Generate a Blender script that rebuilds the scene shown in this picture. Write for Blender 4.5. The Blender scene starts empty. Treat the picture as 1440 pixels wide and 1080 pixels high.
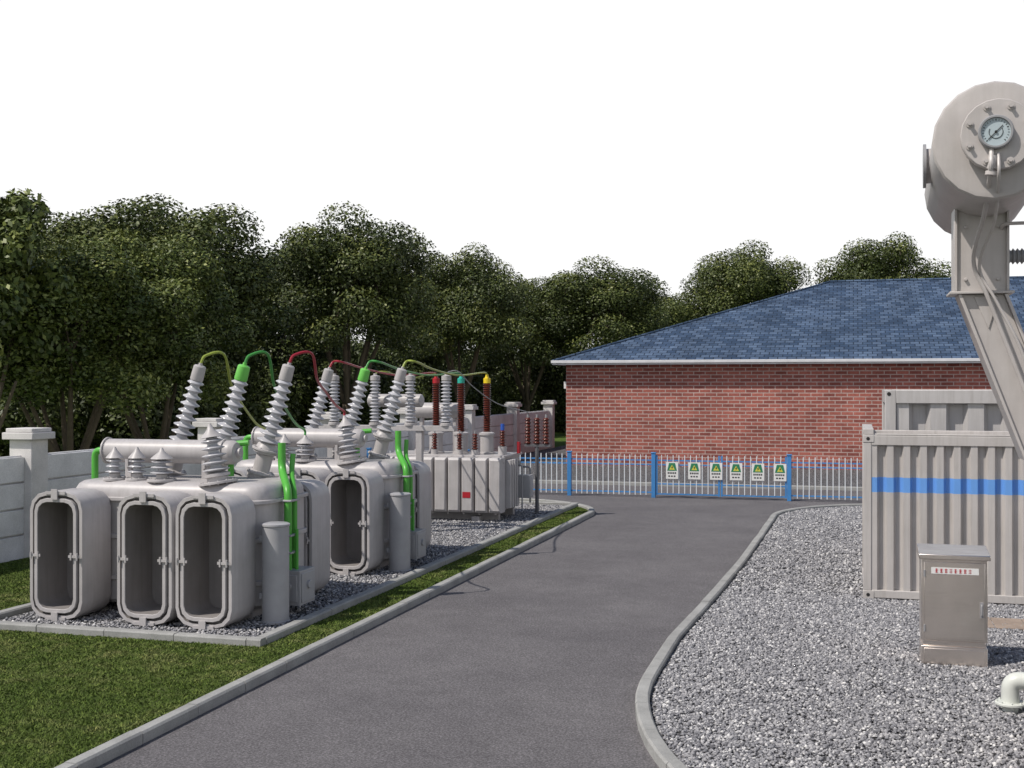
import bpy, math, random
import numpy as np
from mathutils import Vector, Matrix
random.seed(7); rng=np.random.default_rng(7)
S=bpy.context.scene
COL=S.collection
S.view_settings.view_transform='Standard'
S.view_settings.look='None'
S.view_settings.exposure=0
# ------------------------------------------------------------------ materials
class N:
    def __init__(s,name):
        s.m=bpy.data.materials.new(name); s.m.use_nodes=True
        s.t=s.m.node_tree; s.b=s.t.nodes['Principled BSDF']; s.out=s.t.nodes['Material Output']
    def n(s,typ,**k):
        nd=s.t.nodes.new(typ)
        for a,v in k.items(): setattr(nd,a,v)
        return nd
    def l(s,a,b): s.t.links.new(a,b)
    def obj(s): return s.n('ShaderNodeTexCoord').outputs['Object']
    def noise(s,scale,detail=4,rough=.6,vec=None):
        nd=s.n('ShaderNodeTexNoise'); nd.inputs['Scale'].default_value=scale
        nd.inputs['Detail'].default_value=detail; nd.inputs['Roughness'].default_value=rough
        s.l(vec if vec is not None else s.obj(),nd.inputs['Vector']); return nd
    def ramp(s,fac,stops):
        r=s.n('ShaderNodeValToRGB'); e=r.color_ramp.elements
        while len(e)<len(stops): e.new(.5)
        for i,(p,c) in enumerate(stops):
            e[i].position=p; e[i].color=(*c,1)
        s.l(fac,r.inputs['Fac']); return r.outputs['Color']
    def mix(s,fac,a,b,mode='MIX'):
        m=s.n('ShaderNodeMix',data_type='RGBA',blend_type=mode)
        for sock,val in ((m.inputs[0],fac),(m.inputs[6],a),(m.inputs[7],b)):
            if hasattr(val,'is_linked'): s.l(val,sock)
            elif isinstance(val,(int,float)): sock.default_value=val
            else: sock.default_value=(*val,1)
        return m.outputs[2]
    def bump(s,h,strength=.3,dist=.01):
        b=s.n('ShaderNodeBump'); b.inputs['Strength'].default_value=strength; b.inputs['Distance'].default_value=dist
        s.l(h,b.inputs['Height']); s.l(b.outputs['Normal'],s.b.inputs['Normal'])
    def col(s,c):
        if hasattr(c,'is_linked'): s.l(c,s.b.inputs['Base Color'])
        else: s.b.inputs['Base Color'].default_value=(*c,1)
    def rough(s,r,metal=0,spec=.5):
        s.b.inputs['Roughness'].default_value=r; s.b.inputs['Metallic'].default_value=metal
        s.b.inputs['Specular IOR Level'].default_value=spec
def paint(name,c,rough=.45,metal=0,var=.12,scale=2.5,spec=.4,streak=0):
    m=N(name); a=m.noise(scale,5,.65)
    d=tuple(x*(1-var) for x in c); e=tuple(min(1,x*(1+var*.5)) for x in c)
    base=m.ramp(a.outputs['Fac'],[(.3,d),(.7,e)])
    if streak:
        mp=m.n('ShaderNodeMapping'); mp.inputs['Scale'].default_value=(14,14,.9); m.l(m.obj(),mp.inputs['Vector'])
        k=m.noise(1,4,.6,mp.outputs['Vector'])
        base=m.mix(1.0,base,m.ramp(k.outputs['Fac'],[(.30,(1-streak,1-streak*1.05,1-streak*1.15)),(.55,(1,1,1))]),'MULTIPLY')
    m.col(base); m.rough(rough,metal,spec)
    b=m.noise(90,2); m.bump(b.outputs['Fac'],.08,.002)
    return m.m
M_grey=paint('grey_paint',(.43,.41,.41),.42,streak=.10)
M_rad=paint('radiator_grey_paint',(.455,.435,.435),.42,streak=.10)
M_radshade=paint('radiator_inner_shade',(.24,.225,.22),.5,streak=.12)  # shade inside radiator cavities and grooves, put into a darker grey
M_ins=paint('grey_porcelain',(.44,.44,.465),.25,var=.06)
M_dgrey=paint('dark_grey_metal',(.12,.12,.13),.5)
M_mgrey=paint('medium_grey_metal',(.28,.28,.29),.45)
M_lgrey=paint('light_grey_metal',(.36,.36,.375),.42)
M_green=paint('green_enamel',(.085,.38,.05),.38)
M_gcap=paint('green_cap',(.15,.50,.09),.4)
M_red=paint('red_enamel',(.40,.02,.03),.4)
M_rcab=paint('red_cable',(.30,.015,.03),.4)
M_yel=paint('yellow_enamel',(.75,.55,.02),.4)
M_olive=paint('olive_cable',(.26,.32,.05),.4)
M_gcab=paint('green_cable',(.05,.26,.05),.4)
M_teal=paint('teal_enamel',(.03,.38,.30),.4)
M_bluecap=paint('blue_enamel',(.03,.10,.45),.4)
M_brown=paint('brown_porcelain',(.095,.022,.014),.22,var=.1)
M_white=paint('white_paint',(.72,.72,.71),.4)
M_fblue=paint('blue_fence_paint',(.055,.22,.50),.4)
M_picket=paint('pale_picket_paint',(.66,.70,.74),.45)
M_cont=paint('container_paint',(.46,.435,.42),.5,var=.1,scale=1.2,streak=.14)
M_cont2=paint('container_back_paint',(.43,.415,.41),.5,var=.1,scale=1.2,streak=.14)
M_stripe=paint('container_blue_stripe',(.13,.31,.68),.45,var=.06)
M_black=paint('black_rubber',(.015,.015,.015),.6)
M_tank=paint('conservator_paint',(.46,.43,.415),.42,var=.1,streak=.08)
M_pipe=paint('pale_pipe_paint',(.60,.62,.58),.35)
M_fascia=paint('white_fascia',(.62,.62,.64),.5)
M_dial=paint('dial_face',(.40,.47,.50),.3,var=.05)
def mk_steel():
    m=N('brushed_stainless')
    v=m.n('ShaderNodeMapping'); v.inputs['Scale'].default_value=(1,1,120); m.l(m.obj(),v.inputs['Vector'])
    a=m.noise(3,3,.5,v.outputs['Vector']); c=m.noise(2.2,4,.6)
    base=m.ramp(a.outputs['Fac'],[(.3,(.76,.68,.62)),(.7,(.88,.81,.75))])
    m.col(m.mix(1.0,base,m.ramp(c.outputs['Fac'],[(.3,(.84,.84,.84)),(.7,(1,1,1))]),'MULTIPLY'))
    m.rough(.27,.95); m.bump(a.outputs['Fac'],.10,.003); return m.m
M_steel=mk_steel()
def mk_grass(name,dark,mid,light):
    m=N(name); o=m.obj()
    a=m.noise(.55,4,.6,o); b=m.noise(45,3,.7,o); c=m.noise(5,4,.7,o)
    x=m.mix(.5,a.outputs['Fac'],c.outputs['Fac'])
    base=m.ramp(x,[(.36,dark),(.5,mid),(.66,light)])
    k=m.ramp(b.outputs['Fac'],[(.3,(.45,.45,.45)),(.7,(1.25,1.25,1.2))])
    m.col(m.mix(1.0,base,k,'MULTIPLY')); m.rough(.9,0,.15)
    m.bump(b.outputs['Fac'],.8,.03); return m.m
M_grass=mk_grass('lawn_grass',(.05,.075,.016),(.075,.105,.026),(.12,.14,.05))
M_field=mk_grass('field_grass',(.06,.11,.02),(.09,.15,.03),(.13,.18,.045))
def mk_blade():
    m=N('grass_blades'); at=m.n('ShaderNodeAttribute',attribute_name='shade')
    a=m.noise(.5,4,.6); b=m.noise(4,3,.6)
    x=m.mix(.5,a.outputs['Fac'],b.outputs['Fac'])
    base=m.ramp(x,[(.38,(.065,.105,.020)),(.5,(.098,.142,.032)),(.64,(.175,.195,.072))])
    k=m.ramp(at.outputs['Fac'],[(0,(.65,.65,.65)),(.9,(1.25,1.22,1.15)),(1,(1.9,1.7,1.5))])
    m.col(m.mix(1.0,base,k,'MULTIPLY')); m.rough(.8,0,.15); return m.m
M_blade=mk_blade()
def mk_asphalt():
    m=N('asphalt'); o=m.obj()
    a=m.noise(42,6,.85,o); b=m.noise(.45,5,.6,o); c=m.noise(160,2,.6,o); d=m.noise(2.5,6,.7,o)
    base=m.ramp(b.outputs['Fac'],[(.35,(.108,.102,.107)),(.65,(.136,.129,.133))])
    k=m.ramp(a.outputs['Fac'],[(.36,(.42,.42,.42)),(.50,(.95,.95,.95)),(.62,(1.9,1.9,1.9))])
    k2=m.ramp(d.outputs['Fac'],[(.3,(.88,.88,.88)),(.7,(1.08,1.08,1.08))])
    m.col(m.mix(1.0,m.mix(1.0,base,k,'MULTIPLY'),k2,'MULTIPLY')); m.rough(.88,0,.25)
    m.bump(c.outputs['Fac'],.5,.006); return m.m
M_asph=mk_asphalt()
def mk_gravel(name,scale,lo,mid,hi):
    m=N(name); o=m.obj()
    v=m.n('ShaderNodeTexVoronoi'); v.inputs['Scale'].default_value=scale; m.l(o,v.inputs['Vector'])
    sp=m.n('ShaderNodeSeparateColor'); m.l(v.outputs['Color'],sp.inputs['Color'])
    base=m.ramp(sp.outputs['Red'],[(0,lo),(.5,mid),(1,hi)])
    k=m.ramp(v.outputs['Distance'],[(.15,(1,1,1)),(.62,(.18,.18,.18))])
    m.col(m.mix(1.0,base,k,'MULTIPLY')); m.rough(.9,0,.25)
    inv=m.n('ShaderNodeMath',operation='SUBTRACT'); inv.inputs[0].default_value=1
    m.l(v.outputs['Distance'],inv.inputs[1]); m.bump(inv.outputs[0],.8,.03); return m.m
M_gravel=mk_gravel('gravel_bed',26,(.11,.11,.12),(.24,.24,.255),(.50,.49,.49))
def mk_stone():
    m=N('gravel_stones'); at=m.n('ShaderNodeAttribute',attribute_name='shade')
    m.col(m.ramp(at.outputs['Fac'],[(0,(.09,.09,.10)),(.35,(.20,.20,.215)),(.7,(.34,.335,.345)),(1,(.64,.63,.62))]))
    m.rough(.85,0,.3); return m.m
M_stone=mk_stone()
def mk_conc(name,c,s=1):
    m=N(name); o=m.obj(); a=m.noise(1.3*s,5,.65,o); b=m.noise(60,4,.7,o)
    base=m.ramp(a.outputs['Fac'],[(.3,tuple(x*.78 for x in c)),(.7,tuple(x*1.1 for x in c))])
    k=m.ramp(b.outputs['Fac'],[(.3,(.78,.78,.78)),(.7,(1.1,1.1,1.1))])
    m.col(m.mix(1.0,base,k,'MULTIPLY')); m.rough(.9,0,.2); m.bump(b.outputs['Fac'],.3,.006); return m.m
M_kerb=mk_conc('kerb_concrete',(.34,.34,.33),2)
M_wall=mk_conc('precast_wall',(.74,.735,.74))
M_cap=mk_conc('pillar_concrete',(.66,.64,.63))
M_paver=mk_conc('tan_paver',(.34,.27,.22),3)
M_bark=mk_conc('tree_bark',(.11,.09,.065),3)
def mk_brick(name,axis,c1,c2,mort,bw,rh,ms,kz=1,bias=0.,patch=.2):
    m=N(name); o=m.obj(); sp=m.n('ShaderNodeSeparateXYZ'); m.l(o,sp.inputs[0])
    cb=m.n('ShaderNodeCombineXYZ'); m.l(sp.outputs[axis],cb.inputs['X'])
    mu=m.n('ShaderNodeMath',operation='MULTIPLY'); mu.inputs[1].default_value=kz
    m.l(sp.outputs['Z'],mu.inputs[0]); m.l(mu.outputs[0],cb.inputs['Y'])
    b=m.n('ShaderNodeTexBrick'); m.l(cb.outputs[0],b.inputs['Vector'])
    b.inputs['Scale'].default_value=1; b.inputs['Brick Width'].default_value=bw
    b.inputs['Row Height'].default_value=rh; b.inputs['Mortar Size'].default_value=ms
    b.inputs['Mortar Smooth'].default_value=.1; b.inputs['Bias'].default_value=bias
    b.inputs['Color1'].default_value=(*c1,1); b.inputs['Color2'].default_value=(*c2,1); b.inputs['Mortar'].default_value=(*mort,1)
    a=m.noise(.7,5,.6,cb.outputs[0]); c=m.noise(9,3,.6,cb.outputs[0])
    k=m.ramp(a.outputs['Fac'],[(.3,(1-patch,)*3),(.7,(1+patch*.8,)*3)])
    k2=m.ramp(c.outputs['Fac'],[(.3,(.85,.85,.85)),(.7,(1.13,1.13,1.13))])
    m.col(m.mix(1.0,m.mix(1.0,b.outputs['Color'],k,'MULTIPLY'),k2,'MULTIPLY')); m.rough(.9,0,.2)
    inv=m.n('ShaderNodeMath',operation='SUBTRACT'); inv.inputs[0].default_value=1
    m.l(b.outputs['Fac'],inv.inputs[1]); m.bump(inv.outputs[0],.5,.01); return m.m
bc=((.38,.128,.10),(.22,.072,.06),(.44,.33,.30))
M_brickX=mk_brick('red_brick_front','X',*bc,.46,.145,.018)
M_brickY=mk_brick('red_brick_side','Y',*bc,.46,.145,.018)
rc=((.036,.062,.112),(.098,.142,.22),(.016,.026,.045))
M_roofX=mk_brick('blue_slate_front','X',*rc,.36,.30,.02,2.95,bias=-.15,patch=.3)
M_roofY=mk_brick('blue_slate_side','Y',*rc,.36,.30,.02,2.95,bias=-.15,patch=.3)
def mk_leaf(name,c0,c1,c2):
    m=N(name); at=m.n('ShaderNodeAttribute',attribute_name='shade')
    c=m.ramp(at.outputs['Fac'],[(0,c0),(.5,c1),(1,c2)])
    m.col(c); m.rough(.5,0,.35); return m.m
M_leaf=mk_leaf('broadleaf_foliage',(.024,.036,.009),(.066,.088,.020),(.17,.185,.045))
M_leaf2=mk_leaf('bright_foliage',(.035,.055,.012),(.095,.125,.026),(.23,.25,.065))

# ------------------------------------------------------------------ mesh builder
class MB:
    def __init__(s): s.v=[]; s.f=[]; s.m=[]
    def add(s,vs,fs,mi=0):
        o=len(s.v); s.v+= [tuple(p) for p in vs]; s.f+=[tuple(i+o for i in f) for f in fs]; s.m+=[mi]*len(fs)
    def box(s,x0,x1,y0,y1,z0,z1,mi=0):
        v=[(x,y,z) for z in (z0,z1) for y in (y0,y1) for x in (x0,x1)]
        s.add(v,[(0,2,3,1),(4,5,7,6),(0,1,5,4),(2,6,7,3),(0,4,6,2),(1,3,7,5)],mi)
    def frame(s,ax):
        ax=Vector(ax).normalized(); t=Vector((0,0,1)) if abs(ax.z)<.9 else Vector((1,0,0))
        a=ax.cross(t).normalized(); b=ax.cross(a).normalized(); return ax,a,b
    def lathe(s,base,axis,prof,n=16,mi=0,c0=True,c1=True):
        ax,a,b=s.frame(axis); base=Vector(base); vs=[]; fs=[]
        for r,h in prof:
            for i in range(n):
                t=2*math.pi*i/n; vs.append(base+ax*h+(a*math.cos(t)+b*math.sin(t))*r)
        for j in range(len(prof)-1):
            for i in range(n):
                k=(i+1)%n; fs.append((j*n+i,(j+1)*n+i,(j+1)*n+k,j*n+k))
        if c0: fs.append(tuple(range(n)))
        if c1: fs.append(tuple(reversed(range((len(prof)-1)*n,len(prof)*n))))
        s.add(vs,fs,mi)
    def cyl(s,p0,p1,r,n=16,mi=0,r1=None):
        p0=Vector(p0);p1=Vector(p1); s.lathe(p0,p1-p0,[(r,0),(r if r1 is None else r1,(p1-p0).length)],n,mi)
    def tube(s,pts,r,n=10,mi=0,r1=None):
        pts=[Vector(p) for p in pts]; vs=[];fs=[]; L=len(pts); up=None
        for j,p in enumerate(pts):
            d=(pts[min(j+1,L-1)]-pts[max(j-1,0)]).normalized()
            if up is None: _,a,b=s.frame(d)
            else:
                a=(up-d*up.dot(d)).normalized(); b=d.cross(a)
            up=a; rr=r if r1 is None else r+(r1-r)*j/(L-1)
            for i in range(n):
                t=2*math.pi*i/n; vs.append(p+(a*math.cos(t)+b*math.sin(t))*rr)
        for j in range(L-1):
            for i in range(n):
                k=(i+1)%n; fs.append((j*n+i,j*n+k,(j+1)*n+k,(j+1)*n+i))
        fs.append(tuple(reversed(range(n)))); fs.append(tuple(range((L-1)*n,L*n)))
        s.add(vs,fs,mi)
    def prism(s,poly,ext,mi=0):
        poly=[Vector(p) for p in poly]; e=Vector(ext); n=len(poly)
        vs=poly+[p+e for p in poly]
        fs=[tuple(range(n)),tuple(reversed(range(n,2*n)))]+[(i,i+n,(i+1)%n+n,(i+1)%n) for i in range(n)]
        s.add(vs,fs,mi)
    def loops(s,loops,mi=0,c0=True,c1=True,mis=None,mc1=None):
        n=len(loops[0]); vs=[p for l in loops for p in l]; fs=[]
        o=len(s.v); s.v+=[tuple(p) for p in vs]
        for j in range(len(loops)-1):
            for i in range(n):
                k=(i+1)%n; s.f.append((o+j*n+i,o+j*n+k,o+(j+1)*n+k,o+(j+1)*n+i)); s.m.append(mis[j] if mis else mi)
        if c0: s.f.append(tuple(o+i for i in reversed(range(n)))); s.m.append(mi)
        if c1: s.f.append(tuple(o+i for i in range((len(loops)-1)*n,len(loops)*n))); s.m.append(mi if mc1 is None else mc1)
    def obj(s,name,mats,parent=None,bevel=0,smooth=True,angle=35):
        me=bpy.data.meshes.new(name); me.from_pydata(s.v,[],s.f); me.update()
        import bmesh
        bm=bmesh.new(); bm.from_mesh(me); bmesh.ops.recalc_face_normals(bm,faces=bm.faces); bm.to_mesh(me); bm.free()
        for m in (mats if isinstance(mats,(list,tuple)) else [mats]): me.materials.append(m)
        me.polygons.foreach_set('material_index',s.m)
        if smooth:
            me.polygons.foreach_set('use_smooth',[True]*len(me.polygons))
            me.set_sharp_from_angle(angle=math.radians(angle))
        o=bpy.data.objects.new(name,me); COL.objects.link(o)
        if parent: o.parent=parent
        if bevel:
            b=o.modifiers.new('bev','BEVEL'); b.width=bevel; b.segments=2; b.limit_method='ANGLE'; b.angle_limit=math.radians(50)
        return o
def empty(name,loc=(0,0,0)):
    e=bpy.data.objects.new(name,None); e.location=loc; e.empty_display_size=.3; COL.objects.link(e); return e
def smoothpath(pts,n=8):
    P=[Vector(p) for p in pts]; P=[P[0]*2-P[1]]+P+[P[-1]*2-P[-2]]; out=[]
    for i in range(1,len(P)-2):
        for j in range(n):
            t=j/n; a,b,c,d=P[i-1],P[i],P[i+1],P[i+2]
            out.append(.5*((2*b)+(c-a)*t+(2*a-5*b+4*c-d)*t*t+(3*b-a-3*c+d)*t**3))
    out.append(P[-2]); return out
def bendpath(pts,r=.12,n=5):
    P=[Vector(p) for p in pts]; out=[P[0]]
    for i in range(1,len(P)-1):
        a=(P[i-1]-P[i]); b=(P[i+1]-P[i]); rr=min(r,a.length*.45,b.length*.45)
        s=P[i]+a.normalized()*rr; e=P[i]+b.normalized()*rr
        for j in range(n+1):
            t=j/n; out.append(s*(1-t)**2+P[i]*2*t*(1-t)+e*t*t)
    out.append(P[-1]); return out
def fastmesh(name,verts,nper,shade,mats,faces=None):
    me=bpy.data.meshes.new(name); nv=len(verts)
    if faces is None:
        nf=nv//nper; idx=np.arange(nv,dtype=np.int32); tot=np.full(nf,nper,np.int32); start=np.arange(nf,dtype=np.int32)*nper
    else:
        nf=len(faces); k=faces.shape[1]; idx=faces.reshape(-1).astype(np.int32); tot=np.full(nf,k,np.int32); start=np.arange(nf,dtype=np.int32)*k
    me.vertices.add(nv); me.vertices.foreach_set('co',verts.astype(np.float32).reshape(-1))
    me.loops.add(len(idx)); me.loops.foreach_set('vertex_index',idx)
    me.polygons.add(nf); me.polygons.foreach_set('loop_start',start); me.polygons.foreach_set('loop_total',tot)
    me.update(calc_edges=True)
    at=me.attributes.new('shade','FLOAT','FACE'); at.data.foreach_set('value',shade.astype(np.float32))
    for m in mats: me.materials.append(m)
    return me

# ------------------------------------------------------------------ ground
def sheet(name,poly,z,mat,skirt=0):
    b=MB(); n=len(poly); b.add([(x,y,z) for x,y in poly],[tuple(range(n))])
    return b.obj(name,mat,smooth=False)
sheet('ground',[(-900,-900),(900,-900),(900,900),(-900,900)],0,M_field)
sheet('asphalt_road',[(-15.3,-12),(26,-12),(26,40),(-15.3,40)],.004,M_asph)
def arc(cx,cy,R,a0,a1,n=14): return [(cx+R*math.cos(math.radians(a0+(a1-a0)*i/n)),cy+R*math.sin(math.radians(a0+(a1-a0)*i/n))) for i in range(n+1)]
GZ=.05
lawn=[(-15.35,-12),(-6.52,-12)]+arc(-9.65,30.4,3.13,0,90)+[(-15.35,33.53)]
sheet('lawn',lawn,GZ,M_grass)
kr=list(reversed(arc(5.7,13.8,8,180,255,20)))+[(-2.33,15.8),(-2.2,19),(-2.08,23),(-2.02,28)]+arc(2,31,4,180,90,14)+[(26,35)]
sheet('gravel_yard',[(x+.05,y) for x,y in kr]+[(26,6)],GZ,M_gravel)
sheet('gravel_pad',[(-11.6,14.15),(-7.45,14.15),(-7.45,32.25),(-11.6,32.25)],GZ+.02,M_gravel)
sheet('gravel_apron',[(-15.2,40.1),(26,40.1),(26,49.05),(-11.45,49.05),(-11.45,72),(-15.2,72)],GZ,M_gravel)
def resample(path,step):
    P=[np.array(p,float) for p in path]; seg=[np.linalg.norm(P[i+1]-P[i]) for i in range(len(P)-1)]
    cum=np.concatenate([[0],np.cumsum(seg)]); n=max(2,int(cum[-1]/step)); t=np.linspace(0,cum[-1],n+1)
    xs=np.interp(t,cum,[p[0] for p in P]); ys=np.interp(t,cum,[p[1] for p in P]); return np.stack([xs,ys],1)
def kerb(name,path,w=.15,h=.12,side=1,parent=None,per=5):
    pts=resample(path,.2); n=len(pts); b=MB(); T=np.gradient(pts,axis=0); T/=np.linalg.norm(T,axis=1)[:,None]
    Nn=np.stack([-T[:,1],T[:,0]],1)*side
    prof=[(0,-.05),(0,h-.02),(.02,h),(w-.02,h),(w,h-.02),(w,-.05)]
    i=0
    while i<n-1:
        j=min(i+per,n-1); loops=[]
        dz=random.uniform(-.004,.004); do=random.uniform(-.004,.004)
        for k in range(i,j+1):
            p=pts[k].copy()
            if k==i: p+=T[k]*.006
            if k==j: p-=T[k]*.006
            loops.append([(p[0]+Nn[k][0]*(o+do),p[1]+Nn[k][1]*(o+do),z+dz) for o,z in prof])
        b.loops(loops); i=j
    return b.obj(name,M_kerb,parent=parent,smooth=False)
kerb('road_kerb',[(-6.45,-12)]+arc(-9.65,30.4,3.2,0,90)+[(-15.3,33.6)],side=1)
kerb('road_kerb',kr,side=-1)
kerb('road_kerb',[(-15.2,40.0),(26,40.0)],side=1)
kerb('pad_kerb',[(-7.42,14.1),(-7.42,32.3)],side=-1,w=.16,h=.15)
kerb('pad_kerb',[(-11.65,14.1),(-7.26,14.1)],side=-1,w=.16,h=.148)
kerb('pad_kerb',[(-11.65,32.3),(-7.26,32.3)],side=1,w=.16,h=.148)
kerb('pad_kerb',[(-11.65,14.1),(-11.65,32.3)],side=1,w=.16,h=.15)
# stones
def stones(name,pos,size,z):
    n=len(pos); base=np.array([(1,0,0),(-1,0,0),(0,1,0),(0,-1,0),(0,0,1),(0,0,-1)],float)
    F=np.array([(0,2,4),(2,1,4),(1,3,4),(3,0,4),(2,0,5),(1,2,5),(3,1,5),(0,3,5)])
    v=base[None]*(1+rng.uniform(-.35,.35,(n,6,3)))+rng.uniform(-.3,.3,(n,6,3))
    v*=(size*rng.uniform(.5,1.15,n))[:,None,None]*np.array([1,.8,.6])
    a=rng.uniform(0,6.28,n); c,s_=np.cos(a)[:,None],np.sin(a)[:,None]
    x=v[...,0]*c-v[...,1]*s_; y=v[...,0]*s_+v[...,1]*c
    v=np.stack([x+pos[:,0:1],y+pos[:,1:2],v[...,2]+z+rng.uniform(-.004,.012,n)[:,None]],-1).reshape(-1,3)
    f=(F[None]+np.arange(n)[:,None,None]*6).reshape(-1,3)
    sh=np.repeat(np.clip(rng.normal(.5,.25,n),0,1),8)
    me=fastmesh(name,v,3,sh,[M_stone],faces=f)
    o=bpy.data.objects.new(name,me); COL.objects.link(o); return o
krn=np.array(kr); 
def left_u(v):
    sel=krn[(krn[:,0]<2.1)]; o=np.argsort(sel[:,1]); return np.interp(v,sel[o,1],sel[o,0])
p=np.stack([rng.uniform(-2.4,3.6,95000),rng.uniform(9.3,19.6,95000)],1)
p=p[(p[:,0]>left_u(p[:,1])+.19)&(p[:,0]<p[:,1]*.14+.8)]
stones('gravel_stones',p,.028,GZ+.008)
p=np.stack([rng.uniform(-2.2,.6,26000),rng.uniform(19.6,34.8,26000)],1)
p=p[(p[:,0]>left_u(p[:,1])+.19)]
stones('gravel_stones',p,.034,GZ+.008)
p=np.stack([rng.uniform(-11.5,-7.45,38000),rng.uniform(14.28,32.2,38000)],1)
stones('gravel_stones',p,.032,GZ+.028)
# grass blades
def blades(n):
    p=np.stack([rng.uniform(-15.3,-6.65,n),8.6+(rng.random(n)**1.3)*24.5,],1)
    inpad=(p[:,0]>-11.68)&(p[:,0]<-7.24)&(p[:,1]>14.08)&(p[:,1]<32.5)
    vis=(p[:,0]>-.88*p[:,1]-.8)
    p=p[(~inpad)&vis]
    arcx=(p[:,1]>30.4)&(((p[:,0]+9.65)**2+(p[:,1]-30.4)**2)>3.0**2)&(p[:,0]>-9.65); p=p[~arcx]
    n=len(p); a=rng.uniform(0,6.28,n); h=rng.uniform(.010,.030,n); w=.0055+.0003*p[:,1]
    dx=np.cos(a)*w; dy=np.sin(a)*w; lx=rng.normal(0,.02,n); ly=rng.normal(0,.02,n)
    z=np.full(n,GZ)
    v=np.stack([np.stack([p[:,0]-dx,p[:,1]-dy,z],1),np.stack([p[:,0]+dx,p[:,1]+dy,z],1),np.stack([p[:,0]+lx,p[:,1]+ly,z+h],1)],1).reshape(-1,3)
    me=fastmesh('grass_blades',v,3,rng.random(n),[M_blade]); o=bpy.data.objects.new('grass_blades',me); COL.objects.link(o)
blades(480000)

# ------------------------------------------------------------------ perimeter wall
W=empty('perimeter_wall'); b=MB(); c=MB(); c2=MB()
vs=[20.2-7*3+7*i for i in range(0,10)]
for i,v in enumerate(vs):
    c.box(-15.78,-15.28,v-.25,v+.25,0,2.32)
    c2.box(-15.88,-15.18,v-.35,v+.35,2.322,2.46); c2.box(-15.83,-15.23,v-.3,v+.3,2.462,2.54)
    if i<len(vs)-1:
        for k in range(4):
            b.box(-15.60,-15.44,v+.252,v+6.748,.505*k+.0,.505*k+.475)
            b.box(-15.55,-15.50,v+.252,v+6.748,.505*k+.475,.505*k+.505)
b.obj('panels',M_wall,W,bevel=.012); c.obj('pillars',M_cap,W,bevel=.01); c2.obj('pillar_caps',M_cap,W,bevel=.015)

# ------------------------------------------------------------------ brick house
H=empty('brick_building')
x0,x1,y0,y1,ze=-11.5,24,49,69.8,4.22
b=MB()
def quad(b,p,mi): b.add(p,[(0,1,2,3)],mi)
quad(b,[(x0,y0,0),(x1,y0,0),(x1,y0,ze),(x0,y0,ze)],0); quad(b,[(x0,y1,0),(x1,y1,0),(x1,y1,ze),(x0,y1,ze)],0)
quad(b,[(x0,y0,0),(x0,y1,0),(x0,y1,ze),(x0,y0,ze)],1); quad(b,[(x1,y0,0),(x1,y1,0),(x1,y1,ze),(x1,y0,ze)],1)
b.obj('brick_walls',[M_brickX,M_brickY],H,smooth=False)
ex0,ex1,ey0,ey1=x0-.48,x1+.48,y0-.48,y1+.48
t=(ey1-ey0)/2; zr=ze+.1+t*.36; zb=ze+.1
A=(ex0,ey0,zb);B=(ex1,ey0,zb);C=(ex1,ey1,zb);D=(ex0,ey1,zb);R0=(ex0+t,ey0+t,zr);R1=(ex1-t,ey0+t,zr)
b=MB(); b.add([A,B,R1,R0],[(0,1,2,3)],0); b.add([C,D,R0,R1],[(0,1,2,3)],0); b.add([D,A,R0],[(0,1,2)],1); b.add([B,C,R1],[(0,1,2)],1)
b.obj('hip_roof',[M_roofX,M_roofY],H,smooth=False)
b=MB(); b.box(ex0,ex1,ey0,ey1,ze-.03,ze+.03)
for (a0,a1,b0,b1) in ((ex0-.04,ex1+.04,ey0-.06,ey0+.03),(ex0-.04,ex1+.04,ey1-.03,ey1+.06),(ex0-.06,ex0+.03,ey0+.032,ey1-.032),(ex1-.03,ex1+.06,ey0+.032,ey1-.032)):
    b.box(a0,a1,b0,b1,ze+.035,ze+.15)
b.obj('fascia_and_soffit',M_fascia,H,bevel=.01)
b=MB(); b.tube([Vector(R0)+Vector((0,0,.02)),Vector(R1)+Vector((0,0,.02))],.07,8); 
for q,r in ((A,R0),(D,R0),(B,R1),(C,R1)): b.tube([Vector(q)+Vector((0,0,.03)),Vector(r)+Vector((0,0,.02))],.05,8)
b.obj('ridge_caps',M_roofX,H)
b=MB(); b.box(x0-.12,x0-.003,y0+.1,y0+.3,3.2,3.5); b.obj('wall_lamp',M_white,H,bevel=.01)

# ------------------------------------------------------------------ fence
F=empty('picket_fence'); fv=35.95
posts=[-14.9,-11.6,-8.33,-5.75,-1.79,1.5,4.8,8.1]
b=MB()
for u in posts: 
    b.box(u-.06,u+.06,fv-.06,fv+.06,0,1.32); b.box(u-.075,u+.075,fv-.075,fv+.075,1.322,1.36)
b.obj('posts',M_fblue,F,bevel=.008)
b=MB(); c=MB()
def picket(c,u,w,y0_,z0,z1):
    y1_=y0_+.012; c.box(u-w,u+w,y0_,y1_,z0,z1)
    c.add([(u-w,y0_,z1),(u+w,y0_,z1),(u+w,y1_,z1),(u-w,y1_,z1),(u,(y0_+y1_)/2,z1+.04)],[(0,1,4),(1,2,4),(2,3,4),(3,0,4)])
for i in range(len(posts)-1):
    if posts[i]==-5.75: continue
    a,e=posts[i]+.062,posts[i+1]-.062
    for z in (.14,.97,1.10): b.box(a,e,fv-.02,fv+.02,z,z+.04)
    n=int((e-a)/.16)
    for k in range(1,n):
        u=a+(e-a)*k/n; picket(c,u,.013,fv-.034,.08,1.26)
b.obj('rails',M_fblue,F); c.obj('pickets',M_picket,F,smooth=False)
G=empty('double_gate'); b=MB(); c=MB()
mid=(-5.75-1.79)/2
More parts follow.
